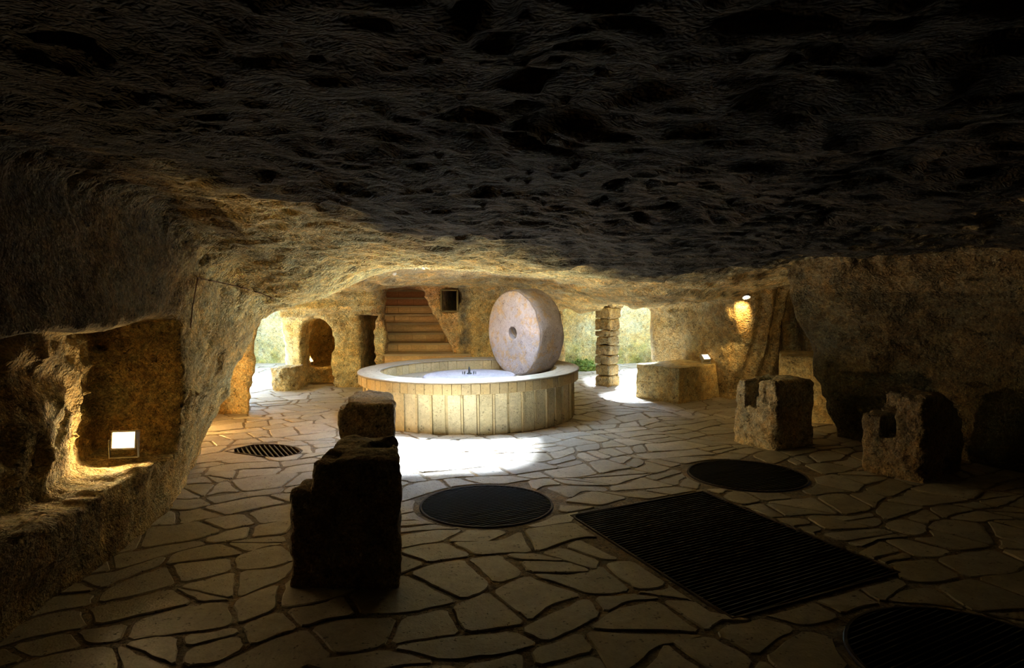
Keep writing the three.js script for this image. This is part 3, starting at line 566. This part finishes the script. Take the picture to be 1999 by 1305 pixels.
// ───────────────────────── the mill basin ─────────────────────────
const basin = thing('mill_basin', BC[0], 0, BC[1], 0, 'large round stone mill basin with upright panels and sunlit rim', 'basin');
basin.rotation.z = 0.014;
{
  const arc = (r0, r1, y0, y1, a0, a1, n, bev = 0) => {            // a curved block between two radii
    const pos = [], ix = [], uv = [];
    const rows = [[r0, y0], [r1 - bev, y0], [r1, y0 + bev], [r1, y1 - bev], [r1 - bev, y1], [r0 + bev, y1], [r0, y1 - bev]];
    for (let i = 0; i <= n; i++) { const a = lerp(a0, a1, i / n); for (const [r, y] of rows) { pos.push(r * Math.cos(a), y, r * Math.sin(a)); uv.push(a * 1.3 + r, y + r * 0.7); } }
    const m = rows.length;
    for (let i = 0; i < n; i++) for (let k = 0; k < m; k++) { const a = i * m + k, b = i * m + (k + 1) % m, c = a + m, e = b + m; ix.push(a, b, e, a, e, c); }
    for (let k = 1; k < m - 1; k++) { ix.push(0, k + 1, k); const b = n * m; ix.push(b, b + k, b + k + 1); }
    let g = new THREE.BufferGeometry(); g.setAttribute('position', new THREE.Float32BufferAttribute(pos, 3)); g.setAttribute('uv', new THREE.Float32BufferAttribute(uv, 2)); g.setIndex(ix); g = g.toNonIndexed(); g.computeVertexNormals(); return g;
  };
  const rb = rng(8), NP = 48, NB = 84, NI = 56;
  part(basin, 'core', new THREE.LatheGeometry([[1.155, -0.02], [1.325, -0.02], [1.325, 0.45], [1.39, 0.455], [1.39, 0.57], [1.175, 0.57], [1.175, 0.3]].map(p => new THREE.Vector2(...p)), 96), M.rib);
  for (let i = 0; i < NP; i++) {
    const a0 = (i + 0.10) / NP * 2 * Math.PI, a1 = (i + 0.90) / NP * 2 * Math.PI, e = (rb() - 0.5) * 0.014;
    part(basin, 'stone_panel', arc(1.25, 1.35 + e, -0.02, 0.448, a0, a1, 3, 0.008), [M.tuffPale, M.tuffPale2, M.tuffPale][i % 3]);
    if (i % 2 === 0 || rb() < 0.6) part(basin, 'mortar_rib', arc(1.28, 1.360 + rb() * 0.012, -0.02, 0.45, (i - 0.06) / NP * 2 * Math.PI, (i + 0.06) / NP * 2 * Math.PI, 1, 0.012), M.rib);
  }
  for (let i = 0; i < NB; i++) part(basin, 'cornice_block', arc(1.3, 1.415 + (rb() - 0.5) * 0.008, 0.452, 0.572, (i + 0.03) / NB * 2 * Math.PI, (i + 0.97) / NB * 2 * Math.PI, 2, 0.006), rb() < 0.5 ? M.cornice : M.cornice2);
  for (let i = 0; i < NI; i++) part(basin, 'inner_tile', arc(1.148 + rb() * 0.004, 1.2, 0.30, 0.572, (i + 0.02) / NI * 2 * Math.PI, (i + 0.98) / NI * 2 * Math.PI, 2, 0.004), rb() < 0.6 ? M.cornice2 : M.cornice);
  part(basin, 'rim', new THREE.LatheGeometry([[1.14, 0.573], [1.14, 0.588], [1.148, 0.596], [1.42, 0.596], [1.43, 0.588], [1.43, 0.573], [1.14, 0.573]].map(p => new THREE.Vector2(...p)), 128), M.rim);
  part(basin, 'basin_floor', new THREE.LatheGeometry([[1.17, 0.30], [1.17, 0.44], [0.62, 0.45], [0, 0.45]].map(p => new THREE.Vector2(...p)), 96), M.rim);
  part(basin, 'grinding_bed', new THREE.LatheGeometry([[0.61, 0.44], [0.61, 0.485], [0.58, 0.505], [0.3, 0.512], [0, 0.512]].map(p => new THREE.Vector2(...p)), 96), M.bed);
  const sp = part(basin, 'spindle', new THREE.LatheGeometry([[0.032, 0.505], [0.032, 0.525], [0.016, 0.53], [0.012, 0.585], [0.004, 0.61], [0, 0.612]].map(p => new THREE.Vector2(...p)), 16), M.iron);
  for (const [x, z] of [[-0.085, 0.02], [0.085, 0.02], [-0.06, -0.04], [0.06, -0.04], [-0.06, 0.06], [0.06, 0.06]]) part(basin, 'iron_pin', boxG(0.008, 0.035, 0.008, x, 0.53, z), M.iron);
}

// ───────────────────────── the millstone ─────────────────────────
{
  const Rw = 0.59, T = 0.43, prof = [];
  const add = (r, x) => prof.push(new THREE.Vector2(r, x));
  add(0.09, -T / 2); for (const r of [0.105, 0.2, 0.32, 0.44, 0.53]) add(r, -T / 2 - 0.012 * (1 - r / Rw)); add(Rw - 0.022, -T / 2 + 0.004); add(Rw - 0.006, -T / 2 + 0.014); add(Rw, -T / 2 + 0.035);
  for (let i = 1; i < 8; i++) add(Rw + 0.003 * Math.sin(i), -T / 2 + T * i / 8);
  add(Rw, T / 2 - 0.05); add(Rw - 0.02, T / 2 - 0.018); add(Rw - 0.055, T / 2); add(0.3, T / 2); add(0.075, T / 2); add(0.072, 0); add(0.09, -T / 2);
  let g = new THREE.LatheGeometry(prof, 120);
  const p = g.attributes.position, uv = g.attributes.uv;
  for (let i = 0; i < p.count; i++) {
    const x = p.getX(i), y = p.getY(i), z = p.getZ(i), r = Math.hypot(x, z), e = 0.007 * n3(x * 4, y * 4, z * 4) + 0.005 * n3b(x * 11, y * 11, z * 11);
    let k = r > 0.15 ? 1 + e / r : 1;
    let y2 = y + (r > 0.1 ? 0.6 * e : 0);
    if (y < 0) { const crack = Math.abs(z * 0.3 - x * 0 + 0.0 + (z)) ; }
    p.setXYZ(i, x * k, y2, z * k);
    if (Math.abs(y) > T / 2 - 0.03 && r < Rw - 0.01) uv.setXY(i, x, z); else uv.setXY(i, Math.atan2(z, x) * Rw, y);
  }
  g.computeVertexNormals();
  // lathe axis y -> lies along the stone's axle, which points at the spindle
  const fc = P(1001, 645, 9.2), ax = new THREE.Vector3(-0.80, -0.035, 0.60).normalize();     // towards the camera's left, a little down
  const m = tag(mesh('millstone', g, M.mill), 'upright round millstone with a square axle hole standing in the basin', 'millstone');
  m.quaternion.setFromUnitVectors(new THREE.Vector3(0, -1, 0), ax);
  m.position.set(fc[0], 0.47 + Rw, -fc[2]).addScaledVector(ax, -T / 2);
  m.position.y = 0.44 + Rw;
}

// ───────────────────────── hewn blocks ─────────────────────────
const chip = (x, y, d, s = 0, a = 1) => a * (0.018 * n3(x * 4 + s, y * 4, d * 4) + 0.012 * n3b(x * 10, y * 10 + s, d * 10) + 0.006 * n3(x * 24, y * 24, d * 24 + s));
// two dark blocks in a row, left of the middle
{
  const a = G(562, 1152), b = G(779, 1150), cx = (a[0] + b[0]) / 2, cd = a[1], hw = (b[0] - a[0]) / 2;
  const g = hewn((x, y, d) => {
    const l = -hw + 0.16 * y + (y > 0.45 ? 0.03 : 0), r = hw + 0.01 - 0.18 * d;
    let f = sdBox(x - (l + r) / 2, y - 0.335, d - 0.34, (r - l) / 2, 0.375, 0.33 - 0.02 * y, 0.05);
    f = Math.max(f, y - (0.70 - 0.03 * sstep(0.0, -0.3, x) + 0.02 * n3(x * 3, 1, d * 3) - (d < 0.2 && x < -0.05 ? 0.02 : 0)));
    f = Math.max(f, -sdBox(x - 0.135, y - 0.70, d - 0.40, 0.085, 0.07, 0.13, 0.02));
    f = smin(f, sdBox(x + 0.245, y - 0.34, d - 0.16, 0.045, 0.20, 0.13, 0.04), 0.06);
    return f + chip(x, y, d, 3, 0.7);
  }, [-0.45, -0.05, -0.08], [0.45, 0.8, 0.75], 0.018);
  const m = tag(mesh('stone_block', g, M.block), 'near dark rough stone block with a small recess in its top', 'stone block'); m.position.set(cx, 0, -cd);
}
{
  const t = P(656, 792, 5.45), q = P(773, 790, 5.45), cx = (t[0] + q[0]) / 2, hw = (q[0] - t[0]) / 2, h = t[1];
  const g = hewn((x, y, d) => {
    let f = sdBox(x + 0.11 * d, y - h / 2, d - 0.33, hw - 0.005 - 0.10 * d, h / 2 + 0.02, 0.33, 0.045);
    f = Math.max(f, -sdBox(x + 0.235, y - h - 0.03, d - 0.05, 0.06, 0.06, 0.3, 0.02));
    return f + chip(x, y, d, 8, 0.7);
  }, [-0.4, -0.06, -0.08], [0.4, 0.85, 0.75], 0.018);
  const m = tag(mesh('stone_block', g, M.block), 'second rough stone block, standing behind the near one and before the basin', 'stone block'); m.position.set(cx, 0, -5.45);
}
// notched press stones on the right
{
  const c = G(1509, 881), l = G(1428, 862), ang = Math.atan2(c[1] - l[1], c[0] - l[0]), w = Math.hypot(l[0] - c[0], l[1] - c[1]), L = 0.66;
  // own axes: x runs along the notched face from its far corner to the near one, d goes into the stone
  const g = hewn((x, y, d) => {
    const k = 0.07 * y;
    let f = sdBox(x - w / 2 - k * 0.3, y - 0.32, d - L / 2, w / 2 + 0.015 - k * 0.5, 0.37, L / 2 - k * 0.2, 0.07);
    f = Math.max(f, -sdBox(x - w * 0.45, y - 0.66 - 0.012 * n3(x * 5, y * 5, 1), d - 0.1, 0.078, 0.265, 0.30, 0.03));
    f = smax(f, -(Math.hypot(x - w * 0.82, (y - 0.56) * 0.75, d + 0.035) - 0.085), 0.02);
    f = Math.max(f, y - 0.66 - 0.05 * sstep(w * 0.5, w, x) - 0.03 * sstep(0.1, 0.4, d));
    return f + chip(x, y, d, 21, 0.9);
  }, [-0.12, -0.08, -0.1], [w + 0.12, 0.8, L + 0.1], 0.018);
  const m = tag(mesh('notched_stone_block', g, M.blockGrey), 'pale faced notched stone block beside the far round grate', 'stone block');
  m.position.set(l[0], 0, -l[1]); m.rotation.y = ang;
}
{
  const c = G(1800, 945), l = G(1676, 918), ang = Math.atan2(c[1] - l[1], c[0] - l[0]), w = Math.hypot(l[0] - c[0], l[1] - c[1]), L = 0.92;
  const g = hewn((x, y, d) => {
    let f = sdBox(x - w / 2, y - 0.34, d - L / 2, w / 2, 0.40, L / 2, 0.06);
    f = smax(f, Math.hypot(d - 0.20, y - 0.18) - 0.56, 0.05);
    f = Math.max(f, -sdBox(x - w * 0.46, y - 0.62, d - 0.05, w * 0.12, 0.29, 0.3, 0.02));
    f = Math.max(f, -sdBox(x - w * 0.15, y - 0.75, d - 0.1, w * 0.38, 0.24, 0.35, 0.04));
    return f + chip(x, y, d, 33, 0.9);
  }, [-0.1, -0.08, -0.1], [w + 0.12, 0.9, L + 0.1], 0.018);
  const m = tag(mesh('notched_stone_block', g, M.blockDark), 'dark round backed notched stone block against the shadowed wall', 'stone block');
  m.position.set(l[0], 0, -l[1]); m.rotation.y = ang;
}
// bench, low trough, tan slab
{
  const c = G(1325, 789), l = G(1247, 780), r = G(1406, 775), ang = Math.atan2(r[1] - c[1], r[0] - c[0]), L = Math.hypot(r[0] - c[0], r[1] - c[1]) + 0.1, D = 0.78, h = 0.505;
  const b = thing('stone_bench', c[0], 0, c[1], ang, 'low block built stone bench left of the fluted rock', 'bench');
  const blockAt = (x0, x1, y0, y1, s) => hewn((x, y, d) => sdBox(x - (x0 + x1) / 2, y - (y0 + y1) / 2, d - D / 2, (x1 - x0) / 2, (y1 - y0) / 2, D / 2, 0.01) + chip(x, y, d, s, 0.3), [x0 - 0.04, y0 - 0.04, -0.04], [x1 + 0.04, y1 + 0.04, D + 0.04], 0.022);
  part(b, 'course', blockAt(0, L, -0.02, 0.268, 4), M.tuff); part(b, 'course', blockAt(0, L, 0.252, h, 4), M.tuff);
}
{
  const a = G(1520, 822), b = G(1606, 820), w = b[0] - a[0] + 0.1, h = P(1520, 697, a[1])[1];
  const g = hewn((x, y, d) => sdBox(x - w / 2, y - h / 2, d - 0.4, w / 2, h / 2 + 0.02, 0.4, 0.02) + chip(x, y, d, 44, 0.45), [-0.06, -0.06, -0.06], [w + 0.06, h + 0.06, 0.86], 0.02);
  const m = tag(mesh('stone_slab', g, M.tuff), 'tall tan stone block half hidden behind the notched stone', 'stone block'); m.position.set(a[0], 0, -a[1]); m.rotation.y = -0.36;
}
{
  const a = G(524, 764), b = G(578, 764), w = b[0] - a[0];
  const g = hewn((x, y, d) => {
    let f = Math.max(Math.hypot(x - w / 2, (d - 0.3) * 0.8) - w * 0.56, Math.abs(x - w / 2) - w / 2, Math.abs(y - 0.16) - 0.2 - 0.10 * (x - w / 2));
    return smax(f, -sdBox(x - w * 0.4, y - 0.42, d - 0.34, w * 0.28, 0.1, 0.18, 0.04), 0.03) + chip(x, y, d, 51, 1);
  }, [-0.08, -0.06, -0.1], [w + 0.08, 0.5, 0.75], 0.018);
  const m = tag(mesh('stone_trough', g, M.tuffLight), 'short round hewn stone trough in front of the arch pier', 'trough'); m.position.set(a[0], 0, -a[1]);
}
// stacked pillar
{
  const a = G(1161, 753), b = G(1210, 753), w = (b[0] - a[0]) / 1.39, d0 = a[1], pl = thing('stone_pillar', (a[0] + b[0]) / 2, 0, d0 + 0.02, 0.85, 'square pillar of stacked weathered stone blocks lit on one side', 'pillar');
  const ys = [755, 733, 711, 693, 673, 657, 645, 622, 600].map(v => P(1185, v, d0)[1]); ys[0] = -0.02;
  for (let i = 0; i < ys.length - 1; i++) {
    const y0 = ys[i], y1 = ys[i + 1], k = w / 2 * (i === ys.length - 2 ? 1.05 : 0.97 + 0.05 * R0()), s = i * 7, top = i === ys.length - 2 ? 0.12 : 0;
    const g = hewn((x, y, d) => sdBox(x, y - (y0 + y1) / 2, d, k + top * (y - y0), (y1 - y0) / 2 - 0.004, k, 0.03) + chip(x, y + i, d, s, 0.8), [-k - 0.08, y0 - 0.03, -k - 0.08], [k + 0.08, y1 + 0.03, k + 0.08], 0.016);
    part(pl, 'block', g, M.tuffLight);
  }
  const yt = ys[ys.length - 1];
  part(pl, 'capital', hewn((x, y, d) => sdBox(x, y - yt - 0.12, d, w / 2 + 0.02 + 0.35 * (y - yt), 0.13, w / 2 + 0.05, 0.03) + chip(x, y, d, 90, 1.3), [-0.5, yt - 0.05, -0.45], [0.5, yt + 0.3, 0.45], 0.02), M.tuffLight);
}

{
  const moss = new THREE.MeshStandardMaterial({ color: lin(0.20, 0.32, 0.05), map: rockMap, bumpMap: rockBump, bumpScale: 0.03, roughness: 1 });
  for (const [u, v, d, w, h, l] of [[1138, 716, 13.6, 0.26, 0.22, 'bright green moss clump beside the stacked pillar'], [1118, 713, 13.9, 0.18, 0.13, 'lower green moss clump nearest the millstone']]) {
    const p = P(u, v, d), g = hewn((x, y, q) => (Math.hypot(x / w, y / h, q / 0.16) - 1) * 0.13 + 0.03 * n3(x * 14 + u, y * 14, q * 14) + 0.02 * n3b(x * 30, y * 30, q * 30), [-w - 0.1, -0.05, -0.28], [w + 0.1, h + 0.12, 0.28], 0.02);
    const m = tag(mesh('moss_clump', g, moss), l, 'moss'); m.position.set(p[0], 0, -d);
  }
}
// ───────────────────────── staircase ─────────────────────────
{
  const st = thing('staircase', 0, 0, 0, 0, 'stone staircase of tan blocks climbing to the daylight', 'stairs');
  const dirx = -0.26, r = rng(66), rise = 0.15, run = 0.385;
  for (let k = -3; k < 11; k++) {
    const d = 11.2 + run * k, h = 0.56 + rise * k, xl = -2.02 + dirx * (d - 11.2) - 0.08, xr = -0.92 - 0.37 * (d - 11.2) + 0.22, h0 = h - rise;
    const q = part(st, 'step', boxG(xr - xl, Math.max(h - 0.03, 0.05), run + 0.1, (xl + xr) / 2, (h - 0.03) / 2, 0), k > 5 ? M.stepRed : M.stepB);
    q.position.z = -(d + run / 2 + 0.08); q.rotation.y = 0;
    const sk = 0.045;                                              // the flight turns a little to the left
    q.rotation.y = sk;
    mesh('tread', boxG(xr - xl + 0.02, 0.03, run + 0.06, (xl + xr) / 2, h - 0.016, 0.06), M.tread, q);
    let x = xl, i = 0; while (x < xr - 0.05) { const w = Math.min(0.2 + r() * 0.12, xr - x); mesh(i ? `riser_block_${String(i).padStart(3, '0')}` : 'riser_block', boxG(w - 0.007, rise - 0.036, 0.05, x + w / 2, h0 + rise / 2 - 0.012, run / 2 + 0.05), k > 5 ? M.stepRed : r() < 0.5 ? M.stepA : M.stepB, q); x += w; i++; }
  }
}

// ───────────────────────── lamps ─────────────────────────
function floodlight(x, y, d, yaw, tilt, s, col, power, label, k = 6) {
  const g = thing('floodlight', x, y, d, 0, label, 'floodlight'); g.rotation.set(0, yaw, 0);
  const w = 0.145 * s, h = 0.11 * s;
  const head = new THREE.Group();
  const hq = new THREE.Quaternion().setFromEuler(new THREE.Euler(-tilt, 0, 0));
  const set = m => { m.position.set(0, 0.13 * s, 0); m.quaternion.copy(hq); return m; };
  const body = []; body.push(boxG(w + 0.02 * s, 0.008, 0.07 * s, 0, h / 2 + 0.008, -0.03 * s), boxG(w + 0.02 * s, 0.008, 0.07 * s, 0, -h / 2 - 0.008, -0.03 * s), boxG(0.008, h, 0.07 * s, -w / 2 - 0.006, 0, -0.03 * s), boxG(0.008, h, 0.07 * s, w / 2 + 0.006, 0, -0.03 * s), boxG(w, h, 0.01, 0, 0, -0.06 * s));
  for (let i = 0; i < 6; i++) body.push(boxG(0.004, h * 0.9, 0.03 * s, lerp(-w / 2, w / 2, (i + 0.5) / 6), 0, -0.078 * s));
  set(part(g, 'housing', mergeGeometries(body), M.lampBody));
  set(part(g, 'lamp_glass', boxG(w, h, 0.006, 0, 0, -0.004), glow(col[0], col[1], col[2], k)));
  part(g, 'bracket', mergeGeometries([boxG(w + 0.045 * s, 0.006, 0.03 * s, 0, 0.008, 0), boxG(0.005, 0.13 * s, 0.025 * s, -w / 2 - 0.02 * s, 0.07 * s, 0), boxG(0.005, 0.13 * s, 0.025 * s, w / 2 + 0.02 * s, 0.07 * s, 0)]), M.lampBody);
  const L = new THREE.RectAreaLight(lin(...col), power, w, h);
  L.position.set(0, 0.13 * s, 0).add(new THREE.Vector3(0, 0, 0.012).applyQuaternion(hq));
  L.quaternion.copy(hq).multiply(new THREE.Quaternion().setFromAxisAngle(new THREE.Vector3(0, 1, 0), Math.PI));
  g.add(L); return g;
}
{
  const p = P(242, 884, 4.72);
  floodlight(p[0], 0.425, 4.72, 0.16, 0.2, 1.0, [1, 0.70, 0.34], 170, 'glowing square floodlight standing on the niche ledge');
  floodlight(-4.05, 0.0, 7.7, 1.35, 0.5, 1.2, [1, 0.60, 0.22], 900, 'floodlight hidden on the floor behind the big rock pier');
  floodlight(2.95, 0, 7.95, 2.45, 0.25, 1.0, [1, 0.66, 0.28], 75, 'floodlight hidden on the floor behind the pale notched stone');
  floodlight(-1.55, 1.66, 11.95, 2.9, -0.35, 1.0, [1, 0.70, 0.36], 130, 'added floodlight hidden above the stair lintel to brighten the steps');  // unseen lamp, put in to lift the dark steps
  const q = P(606, 714, 11.98); floodlight(q[0], 0.275, 11.98, 1.5, 0.6, 0.9, [1, 0.60, 0.2], 90, 'small floodlight glowing in the dark arched alcove');
  const b = P(1378, 716, 10.2); floodlight(b[0], 0.503, 10.2, 0.4, 0.8, 0.8, [1, 0.88, 0.68], 0.8, 'small pale floodlight standing on the stone bench', 2);
}
{
  const wl = hit(1458, 640, 8.6), d = wl[2] - 0.27, p = P(1456, 573, d);
  const g = thing('spotlight', p[0], p[1], d, 0, 'small ceiling spotlight shining down the fluted rock', 'spotlight');
  const c = new THREE.CylinderGeometry(0.035, 0.055, 0.11, 20, 1, true); c.rotateX(-0.5); c.translate(0, -0.01, 0); part(g, 'lamp_shade', c, M.lampBody); M.lampBody.side = THREE.DoubleSide;
  const b = new THREE.SphereGeometry(0.032, 16, 10); b.translate(0, -0.03, 0.02); part(g, 'bulb', b, glow(1, 0.9, 0.75, 10));
  part(g, 'mount', boxG(0.03, 0.1, 0.03, 0, 0.06, -0.02), M.lampBody);
  const L = new THREE.SpotLight(lin(1, 0.62, 0.22), 6, 8, 0.6, 0.9, 2); L.position.set(0, -0.075, 0.03); g.add(L); L.target.position.set(-0.03, -0.45, -0.45); g.add(L.target); L.castShadow = true;
  const q = hit(770, 534, 7);
  const e = tag(mesh('ceiling_cap', new THREE.SphereGeometry(0.03, 16, 10), M.white), 'tiny round white fitting on the recessed ceiling near the stairs', 'fitting'); e.position.set(q[0], q[1], -q[2] + 0.01);
}
// thin cable across the pier
{
  const way = [[372, 640], [376, 600], [382, 565], [386, 543], [410, 548], [445, 555], [480, 564], [510, 573], [540, 586]], pts = [];
  for (let i = 0; i < way.length - 1; i++) for (let k = 0; k < 6; k++) { const t = k / 6, p = hit(lerp(way[i][0], way[i + 1][0], t), lerp(way[i][1], way[i + 1][1], t), 2), q = 1 - 0.03 / p[2]; pts.push(new THREE.Vector3(p[0] * q, EYE + (p[1] - EYE) * q, -p[2] * q)); }
  tag(mesh('cable', new THREE.TubeGeometry(new THREE.CatmullRomCurve3(pts), 160, 0.005, 6), M.cable), 'thin brown cable running across the lit rock pier', 'cable');
}

renderer.render(scene, camera);
